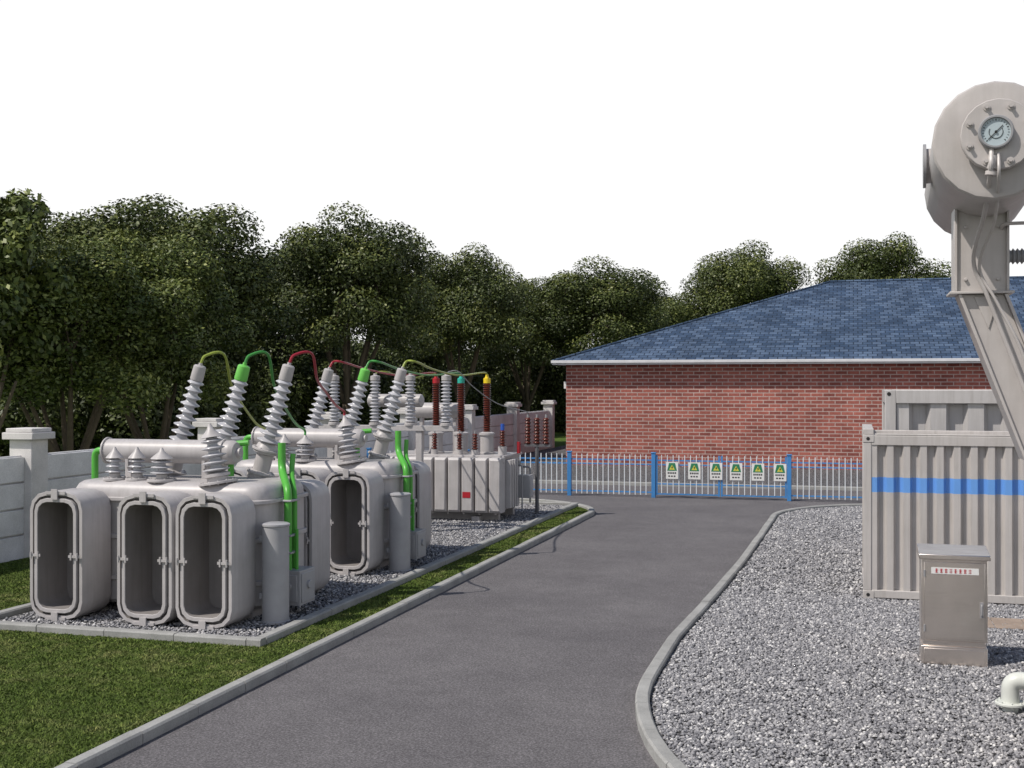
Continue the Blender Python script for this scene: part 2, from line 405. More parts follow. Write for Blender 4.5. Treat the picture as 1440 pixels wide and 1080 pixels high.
for a,e in ((-5.68,mid-.015),(mid+.015,-1.86)):
    for u in (a,e-.05): b.box(u,u+.05,fv-.025,fv+.025,.08,1.28)
    for z in (.10,.40,.97,1.10): b.box(a+.052,e-.052,fv-.018,fv+.018,z,z+.04)
    n=int((e-a)/.16)
    for k in range(1,n):
        u=a+(e-a)*k/n; picket(c,u,.012,fv-.032,.14,1.26)
b.obj('gate_frames',M_fblue,G); c.obj('gate_pickets',M_picket,G,smooth=False)
M_sgreen=paint('sign_green',(.03,.20,.10),.4); M_syel=paint('sign_yellow',(.62,.58,.08),.4)
for u in (-5.19,-4.53,-3.89,-3.31,-2.68,-2.05):
    e=empty('warning_sign',(u,fv-.05,.58)); w=.18
    q=MB(); q.box(-w,w,-.012,0,0,.50); q.obj('board',M_white,e)
    q=MB(); q.prism([(-.145,-.0165,.24),(.145,-.0165,.24),(.09,-.0165,.47),(-.09,-.0165,.47)],(0,.0035,0)); q.obj('header_panel',M_sgreen,e,smooth=False)
    q=MB(); q.prism([(-.085,-.0195,.27),(.085,-.0195,.27),(0,-.0195,.42)],(0,.002,0)); q.obj('triangle',M_syel,e,smooth=False)
    q=MB(); q.prism([(0.02,-.022,.39),(-.03,-.022,.335),(0,-.022,.335),(-.015,-.022,.285),(.035,-.022,.35),(.01,-.022,.35)],(0,.0015,0))
    for k in range(5): q.box(-.13+k*.054,-.13+k*.054+.036,-.016,-.013,.15,.20)
    for k in range(3): q.box(-.11+k*.08,-.11+k*.08+.05,-.016,-.013,.06,.10)
    q.obj('lettering',M_black,e,smooth=False)

# ------------------------------------------------------------------ insulators / transformers
def sheds(L,core,shed,n,taper=1.0,alt=0):
    P=[(core,0)]; st=L/n
    for i in range(n):
        k=1+(taper-1)*i/max(1,n-1); s_=shed*k; c_=core*(1+(taper-1)*.5*i/n); h=i*st
        P+=[(c_,h+st*.12),(s_*.93,h+st*.38),(s_,h+st*.46),(s_*.97,h+st*.53),(c_*1.15,h+st*.78),(c_,h+st*.95)]
    P.append((core*taper,L)); return P
def rr(w,h,r,n=5):
    out=[]
    for cx,cz,a0 in ((w/2-r,h/2-r,0),(-w/2+r,h/2-r,90),(-w/2+r,-h/2+r,180),(w/2-r,-h/2+r,270)):
        for i in range(n+1):
            a=math.radians(a0+90*i/n); out.append((cx+r*math.cos(a),cz+r*math.sin(a)))
    return out
def radiator(b,uc,vf,z0=.1,w=.86,h=1.78,d=.72):
    zc=z0+h/2; r=.25
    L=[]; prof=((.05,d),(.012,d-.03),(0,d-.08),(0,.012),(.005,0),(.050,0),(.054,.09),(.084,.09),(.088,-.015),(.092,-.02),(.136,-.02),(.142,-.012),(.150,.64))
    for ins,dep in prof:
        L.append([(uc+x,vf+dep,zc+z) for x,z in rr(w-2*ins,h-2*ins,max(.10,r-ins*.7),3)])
    mis=[0]*(len(prof)-1); mis[-1]=1; mis[6]=1; mis[5]=1  # shade colour on cavity wall, groove side and groove floor
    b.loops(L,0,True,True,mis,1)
    zz=zc
    b.box(uc-w/2+.03,uc-w/2+.20,vf-.042,vf-.024,zz-.018,zz+.018); b.box(uc+w/2-.20,uc+w/2-.03,vf-.042,vf-.024,zz-.018,zz+.018)
    b.cyl((uc-w/2+.055,vf-.05,zz-.05),(uc-w/2+.055,vf-.05,zz+.05),.013,8); b.cyl((uc+w/2-.055,vf-.05,zz-.05),(uc+w/2-.055,vf-.05,zz+.05),.013,8)
    b.box(uc-w/2+.15,uc-w/2+.17,vf-.05,vf-.024,zz-.05,zz+.05); b.box(uc+w/2-.17,uc+w/2-.15,vf-.05,vf-.024,zz-.05,zz+.05)
    for zz in (z0-.045,z0+h-.10):
        b.box(uc-.05,uc+.05,vf-.045,vf-.022,zz,zz+.145)
    b.box(uc-.16,uc+.16,vf-.024,vf-.001,z0-.012,z0+.03); b.box(uc-.16,uc+.16,vf-.024,vf-.001,z0+h-.03,z0+h+.012)
    b.box(uc-.05,uc+.05,vf+.25,vf+.35,-.0+.06,z0+.02)
def flange(b,p,ax,r,t=.03,n=24,mi=0,bolts=0):
    p=Vector(p); axn,a,c=b.frame(ax); b.lathe(p,axn,[(r-.006,0),(r,.006),(r,t-.006),(r-.006,t)],n,mi)
    for i in range(bolts):
        t_=2*math.pi*i/bolts; q=p+(a*math.cos(t_)+c*math.sin(t_))*(r*.86); b.cyl(q-axn*.012,q+axn*(t+.014),.012,6,mi)
HU=(-10.11,-9.35,-8.60)
def unit(dv):
    E=empty('power_transformer',(0,dv,0))
    t=MB(); loops=[]
    hw,hd=(11.15-7.98)/2,(16.92-15.36)/2; cu,cv=-(11.15+7.98)/2,(16.92+15.36)/2
    for ins,z in ((.05,.22),(0,.27),(0,1.78),(.012,1.86),(.05,1.93),(.11,1.97),(.2,1.985)):
        loops.append([(cu+x,cv+y,z) for x,y in rr(2*(hw-ins),2*(hd-ins),.28-min(ins,.2)*.6,6)])
    t.loops(loops)
    for z in (.55,1.15):
        L=[]
        for ins,zz in ((0,z),(-.035,z+.01),(-.035,z+.07),(0,z+.08)):
            L.append([(cu+x,cv+y,zz) for x,y in rr(2*(hw-ins),2*(hd-ins),.28,6)])
        t.loops(L,c0=False,c1=False)
    L=[]
    for ins,zz in ((0,1.70),(-.05,1.705),(-.05,1.755),(0,1.76)):
        L.append([(cu+x,cv+y,zz) for x,y in rr(2*(hw-ins),2*(hd-ins),.28,6)])
    t.loops(L,c0=False,c1=False)
    for u in (-10.9,-9.6,-8.3): t.box(u-.12,u+.12,15.45,16.8,.055,.222)
    t.obj('main_tank',M_grey,E,bevel=.006)
    r=MB()
    for uc in (-10.78,-9.37,-8.46):
        radiator(r,uc,14.6); radiator(r,uc,17.1)
        for z in (.42,1.6):
            r.cyl((uc,15.26,z),(uc,15.42,z),.09); flange(r,(uc,15.325,z),(0,1,0),.13,.025)
            r.cyl((uc,16.87,z),(uc,17.73,z),.07)
    r.obj('radiators',[M_rad,M_radshade],E)
    k=MB(); z=2.38; v=16.2
    k.lathe((-11.08,v,z),(1,0,0),[(.10,0),(.15,.015),(.178,.06),(.18,.10),(.18,2.16),(.178,2.2),(.15,2.25),(.10,2.265)],28)
    flange(k,(-11.04,v,z),(1,0,0),.205,.03,28,bolts=12); flange(k,(-9.03,v,z),(1,0,0),.205,.03,28,bolts=12)
    k.cyl((-8.83,v,z),(-8.76,v,z),.07)
    for u in (-10.6,-9.3):
        k.box(u-.05,u+.05,v-.12,v+.12,1.97,2.215); k.box(u-.025,u+.025,v-.16,v+.16,2.14,2.26)
    k.obj('conservator',M_grey,E)
    hb=MB(); ax=Vector((.27,0.02,.96)).normalized()
    for i,u in enumerate(HU):
        p0=Vector((u-.14,16.72,1.96)); 
        hb.lathe(p0,ax,[(.19,0),(.19,.10),(.13,.13),(.13,.38),(.19,.41),(.19,.46)],24,0)
        flange(hb,p0+ax*.08,ax,.22,.03,bolts=10); flange(hb,p0+ax*.44,ax,.22,.035,bolts=10)
        p=p0+ax*.475; hb.lathe(p,ax,[(.17,0),(.15,.06),(.11,.09)],24,0)
        q=p+ax*.07; hb.lathe(q,ax,sheds(1.03,.082,.185,9,.70),24,1)
        cp=q+ax*1.03; mi=2 if i==1 else 0
        hb.lathe(cp,ax,[(.095,-.02),(.102,0),(.096,.20),(.075,.22),(.03,.225),(.03,.26)],20,mi)
    hb.obj('hv_bushings',[M_grey,M_ins,M_gcap],E)
    tops=[]
    for u in HU:
        tops.append(Vector((u-.14,16.72+dv,1.96))+ax*(.475+.07+1.03+.25))
    lb=MB()
    lv=[]
    for u,v,g in ((-10.52,15.62,1.0),(-10.17,15.66,1.0),(-9.72,15.60,1.25)):
        flange(lb,(u,v,1.975),(0,0,1),.17*g,.04,bolts=8); lb.cyl((u,v,2.01),(u,v,2.08),.08)
        lb.lathe((u,v,2.07),(0,0,1),sheds(.24,.055,.135*g,3,.9),20,1)
        lb.lathe((u,v,2.31),(0,0,1),[(.13*g,0),(.12*g,.015),(.045,.10),(.015,.16)],20,0); lv.append(Vector((u,v+dv,2.46)))
    ax2=Vector((-.16,0,.98)).normalized(); p=Vector((-8.80,15.60,1.96))
    flange(lb,p,ax2,.28,.04,28,bolts=12); lb.lathe(p,ax2,[(.15,.03),(.15,.1),(.19,.11),(.19,.15),(.11,.17)],24,0)
    q=p+ax2*.16; lb.lathe(q,ax2,sheds(.52,.08,.20,5,.80),24,1); lb.lathe(q+ax2*.52,ax2,[(.16,0),(.14,.02),(.05,.12),(.02,.20)],20,0)
    lv.append(q+ax2*.70+Vector((0,dv,0)))
    lb.obj('lv_bushings',[M_grey,M_ins],E)
    g=MB()
    g.tube(bendpath([(-8.22,16.45,2.52),(-8.22,16.45,2.12),(-7.86,15.93,1.86),(-7.86,15.93,.72)],.16,6),.058,12)
    g.tube(bendpath([(-8.11,16.6,2.35),(-8.11,16.55,2.06),(-7.84,16.10,1.80),(-7.84,16.10,.72)],.12,6),.04,10)
    g.tube(bendpath([(-7.75,15.99,1.3),(-7.75,15.99,.72)],.1),.025,8)
    g.tube(bendpath([(-11.02,16.2,2.38),(-11.26,16.2,2.38),(-11.26,16.2,1.7),(-11.1,16.2,1.7)],.13,6),.052,12)
    g.tube(bendpath([(-8.98,16.30,2.02),(-8.98,16.30,2.50),(-8.72,16.36,2.52)],.14,6),.045,10)
    g.obj('green_pipes',M_green,E)
    g=MB()
    for z in (1.7,1.2,.95): g.box(-7.99,-7.78,15.86,16.17,z,z+.03)
    g.box(-7.955,-7.62,15.82,16.32,.22,.72); g.box(-7.62,-7.605,15.86,16.28,.26,.68); g.cyl((-7.61,16.07,.5),(-7.57,16.07,.5),.06,20)
    g.box(-7.90,-7.66,15.80,15.82,.28,.66); g.cyl((-7.78,15.80,.5),(-7.78,15.77,.5),.045,16)
    g.obj('control_box',M_lgrey,E,bevel=.008)
    g=MB(); g.lathe((-7.76,15.34,.075),(0,0,1),[(.20,0),(.20,.03),(.188,.04),(.188,1.34),(.2,1.35),(.2,1.375),(.17,1.39)],32,0)
    g.box(-7.99,-7.9,15.3,15.38,.4,.48); g.box(-7.99,-7.9,15.3,15.38,1.2,1.28)
    g.obj('cylindrical_cabinet',M_lgrey,E)
    return tops,lv
topsA,lvA=unit(0); topsB,lvB=unit(4.8)
# fin-radiator transformer
E=empty('finned_transformer')
t=MB(); t.box(-11.2,-8.2,28.15,29.75,.32,1.60); t.box(-11.26,-8.14,28.09,29.81,1.602,1.66)
t.box(-11.0,-8.3,28.2,28.35,.075,.318); t.box(-11.0,-8.3,29.5,29.65,.075,.318); t.box(-8.9,-8.7,27.9,30.0,.075,.2)
t.obj('main_tank',M_grey,E,bevel=.01)
t=MB()
def fin(b,u0,u1,vf,vb,z0,z1):
    L=[]
    for ins,v in ((0,vb),(0,vf+.05),(.03,vf)):
        L.append([(u0+ins,v,z0+ins*2),(u1-ins,v,z0+ins*2),(u1-ins,v,z1-ins*2),(u0+ins,v,z1-ins*2)])
    b.loops(L)
for i in range(9):
    u=-11.18+i*.345; fin(t,u,u+.305,27.72,28.13,.30,1.62)
t.box(-11.2,-8.1,27.95,28.05,1.48,1.56)
for i in range(4):
    v=28.2+i*.2
    t.box(-8.19,-8.0,v,v+.10,.38,1.55)
for i in range(8): u=-11.1+i*.4; t.cyl((u,27.9,.24),(u,27.9,.3),.03,8)
t.obj('fin_radiators',M_rad,E,bevel=.008)
t=MB(); t.box(-9.07,-8.87,27.712,27.718,.66,.80,0); 
t.obj('label',M_red,E)
t=MB(); t.box(-8.1,-7.78,29.15,29.5,.55,1.12); t.box(-8.2,-8.1,29.2,29.4,.9,1.0); t.box(-7.78,-7.765,29.18,29.47,.58,1.09)
t.obj('terminal_box',M_lgrey,E,bevel=.01)
t=MB(); t.tube(bendpath([(-8.1,28.9,1.4),(-7.9,28.9,1.4),(-7.9,28.9,.3)],.08),.02,8); t.tube(bendpath([(-8.1,29.6,1.3),(-7.88,29.6,1.3),(-7.88,29.6,.4)],.08),.025,8)
t.cyl((-8.0,28.95,1.35),(-8.0,28.95,1.5),.05); t.obj('side_pipes',M_mgrey,E)
t=MB(); C3=[]
for u,mi in ((-10.12,3),(-9.46,4),(-8.78,5)):
    v=28.8
    t.lathe((u,v,1.66),(0,0,1),[(.21,0),(.21,.04),(.17,.05),(.17,.46),(.20,.47),(.20,.52),(.12,.55)],24,0)
    t.lathe((u,v,2.2),(0,0,1),sheds(1.22,.072,.105,22,1.0),20,1)
    t.lathe((u,v,3.42),(0,0,1),[(.09,0),(.09,.12),(.05,.14),(.03,.22)],16,mi); C3.append(Vector((u,v,3.6)))
for u,v in ((-10.45,28.4),(-10.0,28.35),(-9.35,28.35),(-8.95,28.35)):
    t.lathe((u,v,1.66),(0,0,1),[(.09,0),(.09,.12)],16,0); t.lathe((u,v,1.78),(0,0,1),sheds(.4,.045,.08,6,.9),16,1); t.cyl((u,v,2.18),(u,v,2.26),.02,8,2)
t.lathe((-8.32,28.6,1.66),(0,0,1),[(.11,0),(.11,.2)],16,0); t.lathe((-8.32,28.6,1.86),(0,0,1),sheds(.4,.05,.085,6,.9),16,1); t.cyl((-8.32,28.6,2.26),(-8.32,28.6,2.42),.05,12,6)
t.cyl((-8.1,29.3,1.66),(-8.1,29.3,1.95),.05,12,3)
t.obj('bushings',[M_grey,M_brown,M_mgrey,M_red,M_teal,M_yel,M_bluecap],E)
t=MB(); t.lathe((-10.9,29.35,2.72),(1,0,0),[(.10,0),(.2,.04),(.2,1.3),(.1,1.34)],24)
for u in (-10.7,-9.8): t.box(u-.04,u+.04,29.28,29.42,1.662,2.56)
t.obj('conservator',M_grey,E)
# insulator rack
E=empty('post_insulator_rack'); t=MB(); RT=[]
for z in (2.35,): t.box(-11.75,-8.5,25.40,25.60,z,z+.12)
for u in (-11.5,-9.35): 
    t.box(u-.07,u+.07,25.43,25.57,.08,2.348); t.box(u-.14,u+.14,25.36,25.64,.072,.10)
t.lathe((-10.75,25.9,3.02),(1,0,0),[(.08,0),(.15,.04),(.15,1.3),(.08,1.34)],20)
t.box(-10.6,-10.52,25.6,25.95,2.40,2.46); t.box(-9.7,-9.62,25.6,25.95,2.40,2.46); t.box(-10.6,-10.52,25.86,25.94,2.46,2.88); t.box(-9.7,-9.62,25.86,25.94,2.46,2.88)
t.obj('support_frame',M_grey,E,bevel=.006)
t=MB()
for u in (-11.42,-10.42,-9.57,-8.72):
    t.lathe((u,25.5,2.47),(0,0,1),[(.14,0),(.14,.05),(.09,.07)],20,0); t.lathe((u,25.5,2.53),(0,0,1),sheds(.95,.07,.13,12,.95),20,1)
    t.lathe((u,25.5,3.48),(0,0,1),[(.11,0),(.11,.1),(.04,.12),(.04,.16)],16,0); RT.append(Vector((u,25.5,3.62)))
t.obj('post_insulators',[M_grey,M_ins],E)
# surge arresters on stand
E=empty('surge_arrester_stand'); t=MB()
t.cyl((-7.78,29.9,.07),(-7.78,29.9,1.8),.05,12); t.box(-8.1,-7.42,29.84,29.96,1.802,1.86); t.cyl((-7.78,29.9,.07),(-7.78,29.9,.12),.12,16)
t.obj('stand',M_dgrey,E)
t=MB()
for u in (-8.02,-7.78,-7.54):
    t.lathe((u,29.9,1.86),(0,0,1),sheds(.68,.06,.10,8,.9),16,0); t.cyl((u,29.9,2.54),(u,29.9,2.62),.03,10,1)
t.obj('arresters',[M_brown,M_mgrey],E)
# cables
def cable(pts,mat,r=.022):
    b=MB(); b.tube(smoothpath(pts,10),r,8); o=b.obj('power_cable',mat); return o
def V(*a): return Vector(a)
def arch(a,bp,up,drift,sag=0):
    return [a,a+V(drift*.4,.05,up*.9),a+V(drift*1.3,.35,up*1.05),a.lerp(bp,.30)+V(drift,0,up*.2),a.lerp(bp,.55)+V(drift*.4,0,-sag),a.lerp(bp,.82)+V(0,0,-sag),bp+V(0,-.04,.10),bp]
cable(arch(topsA[0],lvB[0],.14,.16),M_olive)
cable(arch(topsA[1],lvB[2],.14,.16),M_gcab)
cable(arch(topsA[2],lvB[3],.14,.16,-.05),M_rcab)
def span(a,b_,up=.12,sag=.05): return [a,a+V(.06,.08,up),a+V(.2,.3,up*.8),a.lerp(b_,.3)+V(0,0,up*.2),a.lerp(b_,.6)+V(0,0,-sag),b_+V(0,-.25,.08),b_]
cable(span(topsB[0],C3[0]),M_rcab); cable(span(topsB[1],C3[1]),M_gcab); cable(span(topsB[2],C3[2]),M_olive)
cable(span(RT[1],C3[0]+V(0,0,-.02),.06),M_olive,.018)
cable(span(RT[3],V(-8.02,29.9,2.62),.06,.1),M_mgrey,.012)

# ------------------------------------------------------------------ containers
def corr(b,p0,p1,z0,z1,pitch,depth,nrm,bands,flat=.28,slope=.2):
    p0=Vector(p0);p1=Vector(p1);d=p1-p0;L=d.length;d.normalize();n=round(L/pitch);pt=L/n;nv=Vector(nrm)
    pts=[]
    for i in range(n):
        for f,o in ((0,0),(flat,0),(flat+slope,1),(flat*2+slope,1),(2*flat+2*slope if 2*flat+2*slope<1 else 1,0)):
            pts.append(p0+d*pt*(i+f)-nv*depth*o)
    pts.append(p1)
    zs=[z0]+[z for z,_ in bands]
    for k,(z,mi) in enumerate(bands):
        za,zb=zs[k],z
        for i in range(len(pts)-1):
            if (pts[i+1]-pts[i]).length<1e-5: continue
            a,c=pts[i],pts[i+1]; b.add([(a.x,a.y,za),(c.x,c.y,za),(c.x,c.y,zb),(a.x,a.y,zb)],[(0,1,2,3)],mi)
C=empty('shipping_container'); b=MB(); u0,u1,v0,v1=.15,6.25,19.6,22.04; zt=2.60; zb=.08
bands=[(1.72,0),(1.95,1),(zt-.15,0)]
DP=.085
corr(b,(u0+.12,v0+.015,0),(u1-.12,v0+.015,0),zb+.12,zt-.15,.245,DP,(0,-1,0),bands,.34,.14)
corr(b,(u0+.02,v0+.12,0),(u0+.02,v1-.12,0),zb+.12,zt-.15,.245,.045,(-1,0,0),bands,.32,.16)
corr(b,(u0+.12,v1-.02,0),(u1-.12,v1-.02,0),zb+.12,zt-.15,.245,.045,(0,1,0),bands,.32,.16)
corr(b,(u1-.02,v0+.12,0),(u1-.02,v1-.12,0),zb+.12,zt-.15,.245,.045,(1,0,0),bands,.32,.16)
b.obj('corrugated_walls',[M_cont,M_stripe],C,smooth=False)
b=MB()
for u in (u0,u1-.12):
    for v in (v0,v1-.12): b.box(u,u+.12,v,v+.12,zb+.11,zt-.11)
for v in (v0,v1-.10):
    b.box(u0+.122,u1-.122,v,v+.10,zt-.15,zt); b.box(u0+.122,u1-.122,v,v+.10,zb,zb+.12)
for u in (u0,u1-.07):
    b.box(u,u+.07,v0+.122,v1-.122,zt-.15,zt); b.box(u,u+.07,v0+.122,v1-.122,zb,zb+.12)
for u in (u0-.005,u1-.155): b.box(u,u+.16,v0+.02,v1-.02,zt+.014,zt+.10)
b.box(u0+.17,u1-.2,v0+.001,v0+.03,zt+.002,zt+.03)
b.obj('frame',M_cont,C,bevel=.008)
b=MB()
for u in (u0-.008,u1-.162):
    for v in (v0-.008,v1-.162):
        b.box(u,u+.17,v,v+.17,zb-.02,zb+.11); b.box(u,u+.17,v,v+.17,zt-.11,zt+.012)
b.obj('corner_castings',M_cont,C,bevel=.01)
b=MB()
for z in (zb+.045,zt-.05): b.cyl((u0+.07,v0-.011,z),(u0+.07,v0-.004,z),.028,14)
b.obj('casting_holes',M_black,C,smooth=False)
b=MB(); b.box(u0+.08,u1-.08,v0+.11,v1-.11,zt-.10,zt-.06); b.obj('roof_panel',M_cont,C)
C=empty('shipping_container'); b=MB(); u0,u1,v0,v1,zt,zb=.55,6.65,22.9,25.3,3.29,.08
for args in (((u0+.2,v0+.05,0),(u1-.2,v0+.05,0),(0,-1,0)),((u0+.05,v0+.2,0),(u0+.05,v1-.2,0),(-1,0,0)),((u0+.2,v1-.05,0),(u1-.2,v1-.05,0),(0,1,0))):
    corr(b,args[0],args[1],zb+.12,zt-.24,.60,.15,args[2],[(zt-.24,0)],.34,.12)
b.obj('corrugated_walls',[M_cont2],C,smooth=False)
b=MB()
for u in (u0,u1-.19):
    for v in (v0,v1-.19): b.box(u,u+.19,v,v+.19,zb,zt-.002)
for v in (v0,v1-.1): b.box(u0+.192,u1-.192,v,v+.1,zt-.24,zt); b.box(u0+.192,u1-.192,v,v+.1,zb,zb+.12)
for u in (u0,u1-.1): b.box(u,u+.1,v0+.192,v1-.192,zt-.24,zt); b.box(u,u+.1,v0+.192,v1-.192,zb,zb+.12)
b.box(u0+.105,u1-.105,v0+.105,v1-.105,zt-.10,zt-.05)
b.box(u0+.192,u1-.192,v0+.10,v0+.22,zt-.25,zt-.20)
b.obj('frame',M_cont2,C,bevel=.01)
b=MB(); b.cyl((u0+.07,v0-.006,zt-.07),(u0+.07,v0-.002,zt-.07),.035,14); b.obj('casting_hole',M_black,C,smooth=False)

# ------------------------------------------------------------------ cabinet
C=empty('electrical_cabinet',(.78,15.2,GZ)); w,d=.74,.48
b=MB(); b.box(0,w,0,d,.30,1.27); b.box(.0,w,.0,d,0,.235); b.box(.02,w-.02,.02,d-.02,.235,.30)
b.obj('body',M_steel,C,bevel=.006)
b=MB(); b.prism([(-.03,-.05,1.272),(-.03,d+.04,1.272),(-.03,d+.04,1.385),(-.03,-.05,1.33)],(w+.06,0,0)); b.obj('roof',M_steel,C,bevel=.008)
b=MB(); b.box(.03,w-.03,-.022,-.002,.33,1.24); b.box(.03,w-.03,-.012,-.002,.03,.21); b.obj('door',M_steel,C,bevel=.006)
b=MB(); b.box(w-.09,w-.05,-.04,-.023,.60,.78); b.tube(bendpath([(w-.07,-.035,.75),(w-.07,-.07,.75),(w-.07,-.07,.63),(w-.07,-.035,.63)],.02,4),.01,8)
for z in (.45,1.10): b.cyl((.035,-.03,z-.04),(.035,-.03,z+.04),.012,8)
b.obj('handle_and_hinges',M_mgrey,C)
b=MB(); b.box(.11,w-.10,-.026,-.0225,1.10,1.175); b.obj('label',M_white,C)
b=MB(); xx=.155
for k in range(8):
    for j in range(3):
        b.box(xx+.0,xx+.032,-.0285,-.0265,1.116+j*.018,1.121+j*.018)
    b.box(xx+.013+random.uniform(-.006,.006),xx+.019,-.0287,-.0267,1.112,1.162)
    xx+=.053
b.obj('lettering',M_red,C,smooth=False)
b=MB()
for i in range(10):
    for j in range(2): b.box(1.05+i*.41,1.05+i*.41+.40,17.65+j*.37,17.65+j*.37+.36,GZ-.02,GZ+.035)
b.obj('paver_path',M_paver,bevel=.006)
# elbow pipe
C=empty('drain_pipe'); b=MB(); pu,pv=1.54,13.25
pts=bendpath([(pu,pv,.16),(pu,pv,.38),(pu+1.4,pv-.1,.38)],.18,8); b.tube(pts,.088,20)
flange(b,(pu,pv,.13),(0,0,1),.15,.03,24,bolts=8); flange(b,(pu+.27,pv-.02,.38),(1,-.07,0),.15,.03,24,bolts=8); flange(b,(pu+.31,pv-.02,.38),(1,-.07,0),.15,.03,24)
b.box(pu+.9,pu+1.0,pv-.15,pv,.03,.29); b.cyl((pu,pv,.02),(pu,pv,.13),.08,20)
b.obj('elbow',M_pipe,C)

# ------------------------------------------------------------------ big conservator transformer (right)
C=empty('oil_conservator_transformer')
yaw=math.radians(-1.9); ad=Vector((-math.sin(yaw),math.cos(yaw),0)); rt=Vector((ad.y,-ad.x,0))
f0=Vector((1.06,10.07,5.30)); R=.465; L=2.75
b=MB(); b.lathe(f0,ad,[(R-.05,0),(R-.015,.008),(R,.035),(R,L-.04),(R-.02,L)],20)
ob=b.obj('tank_cylinder',M_tank,C,angle=28)
b=MB(); fc=f0+Vector((.015,0,.02))
b.lathe(fc,-ad,[(.255,0),(.255,.05),(.26,.055),(.275,.06),(.275,.12),(.268,.128)],20)
for i in range(8):
    t_=math.radians(22+45*i); q=fc+rt*(.225*math.cos(t_))+Vector((0,0,.225*math.sin(t_))); b.cyl(q-ad*.12,q-ad*.17,.017,6); b.cyl(q-ad*.12,q-ad*.138,.028,12)
b.obj('manhole_flange',M_tank,C)
b=MB(); gc=fc-ad*.125+Vector((-.02,0,.01))
b.lathe(gc,-ad,[(.130,0),(.130,.05),(.122,.058),(.110,.058),(.106,.035)],32,0,c1=False)
b.lathe(gc-ad*.036,-ad,[(.107,0),(.107,.002)],32,1)
for i in range(21):
    t_=math.radians(-45+270*i/20); 
    p1=gc-ad*.040+rt*(.085*math.cos(t_))+Vector((0,0,.085*math.sin(t_))); p2=gc-ad*.040+rt*(.098*math.cos(t_))+Vector((0,0,.098*math.sin(t_))); b.tube([p1,p2],.0016 if i%5 else .003,4,2)
nd=rt*.7+Vector((0,0,.7)); b.tube([gc-ad*.043-nd*.08,gc-ad*.043+nd*.07],.003,5,2); b.cyl(gc-ad*.040,gc-ad*.05,.010,10,2)
b.tube([gc-ad*.041+rt*(.05*math.cos(math.radians(a)))+Vector((0,0,.05*math.sin(math.radians(a)))) for a in range(150,391,12)],.0022,4,2)
b.obj('dial_gauge',[M_mgrey,M_dial,M_black],C)
b=MB(); pm=f0+ad*1.05-rt*(R-.03)
b.cyl(pm,pm-rt*.05,.15,24,0); b.cyl(pm-rt*.05,pm-rt*.075,.19,24,1)
b.obj('side_manhole',[M_tank,M_mgrey],C)
b=MB()
v=11.25
b.box(.86,1.26,v-.16,v-.14,4.20,5.0); b.box(.86,1.26,v+.14,v+.16,4.20,5.0)
b.box(.84,.862,v-.19,v+.19,4.20,5.05); b.box(1.258,1.28,v-.19,v+.19,4.20,5.05)
b.box(.80,1.32,v-.2,v+.2,4.175,4.198)
def slab(b,xa,xb,za,zb_,v0,v1,th):
    b.prism([(xa,v0,za),(xa+th,v0,za),(xb+th,v0,zb_),(xb,v0,zb_)],(0,v1-v0,0))
zA,zB=4.172,2.75; dX=.53
b.prism([(.90,v-.13,zA),(1.24,v-.13,zA),(1.24+dX,v-.13,zB),(.90+dX,v-.13,zB)],(0,.02,0))
b.prism([(.90,v+.11,zA),(1.24,v+.11,zA),(1.24+dX,v+.11,zB),(.90+dX,v+.11,zB)],(0,.02,0))
slab(b,.87,.87+dX,zA,zB,v-.18,v+.18,.028); slab(b,1.242,1.242+dX,zA,zB,v-.18,v+.18,.028)
b.prism([(1.0,v-.131,zA-.02),(1.2,v-.131,zA-.02),(1.12,v-.131,zA-.3)],(0,-.012,0))
for z in (4.3,4.75):
    for u in (.93,1.19): b.cyl((u,v-.185,z),(u,v-.16,z),.016,6)
b.obj('support_bracket',M_tank,C,bevel=.004)
b=MB(); b.box(1.72,3.6,10.2,12.4,.3,2.9); b.box(1.68,3.65,10.15,12.45,2.902,2.96); b.box(1.9,3.4,10.4,12.2,.02,.3); b.box(1.5,1.9,v-.2,v+.2,2.70,2.748)
b.obj('main_tank',M_tank,C,bevel=.01)
b=MB()
st=gc-ad*.02+Vector((-.03,0,-.16))
b.tube(smoothpath([st+V(0,0,.03),st+V(-.01,-.01,-.15),(1.02,10.45,4.78),(.98,10.95,4.45),(1.10,11.02,4.15),(1.27,11.04,3.7),(1.5,11.04,3.1),(1.7,11.04,2.8)],8),.019,8)
b.tube(smoothpath([st+V(.05,0,.0),st+V(.05,-.01,-.2),(1.10,10.5,4.72),(1.03,10.97,4.40),(1.17,11.0,4.1),(1.36,11.0,3.7),(1.56,11.02,3.1),(1.75,11.04,2.8)],8),.013,8)
b.cyl(st+V(.01,0,-.02),st+V(.0,0,-.12),.035,12); b.cyl(st+V(.0,0,-.14),st+V(-.005,0,-.17),.045,12)
b.obj('conduit_pipes',M_tank,C)
b=MB(); b.lathe((1.27,11.2,4.50),(1,0,0),sheds(.5,.05,.07,14,1),16); b.obj('bellows',M_mgrey,C)
b=MB(); b.tube(bendpath([(1.22,11.2,4.70),(1.22,11.0,4.76),(1.6,11.0,4.76),(1.62,11.0,4.5),(2.1,11.0,4.4),(2.1,11.0,2.95)],.06),.016,8); b.tube(bendpath([(1.77,11.2,4.5),(2.2,11.2,4.5),(2.2,11.2,2.95)],.1),.05,12); b.obj('relay_pipe',M_tank,C)

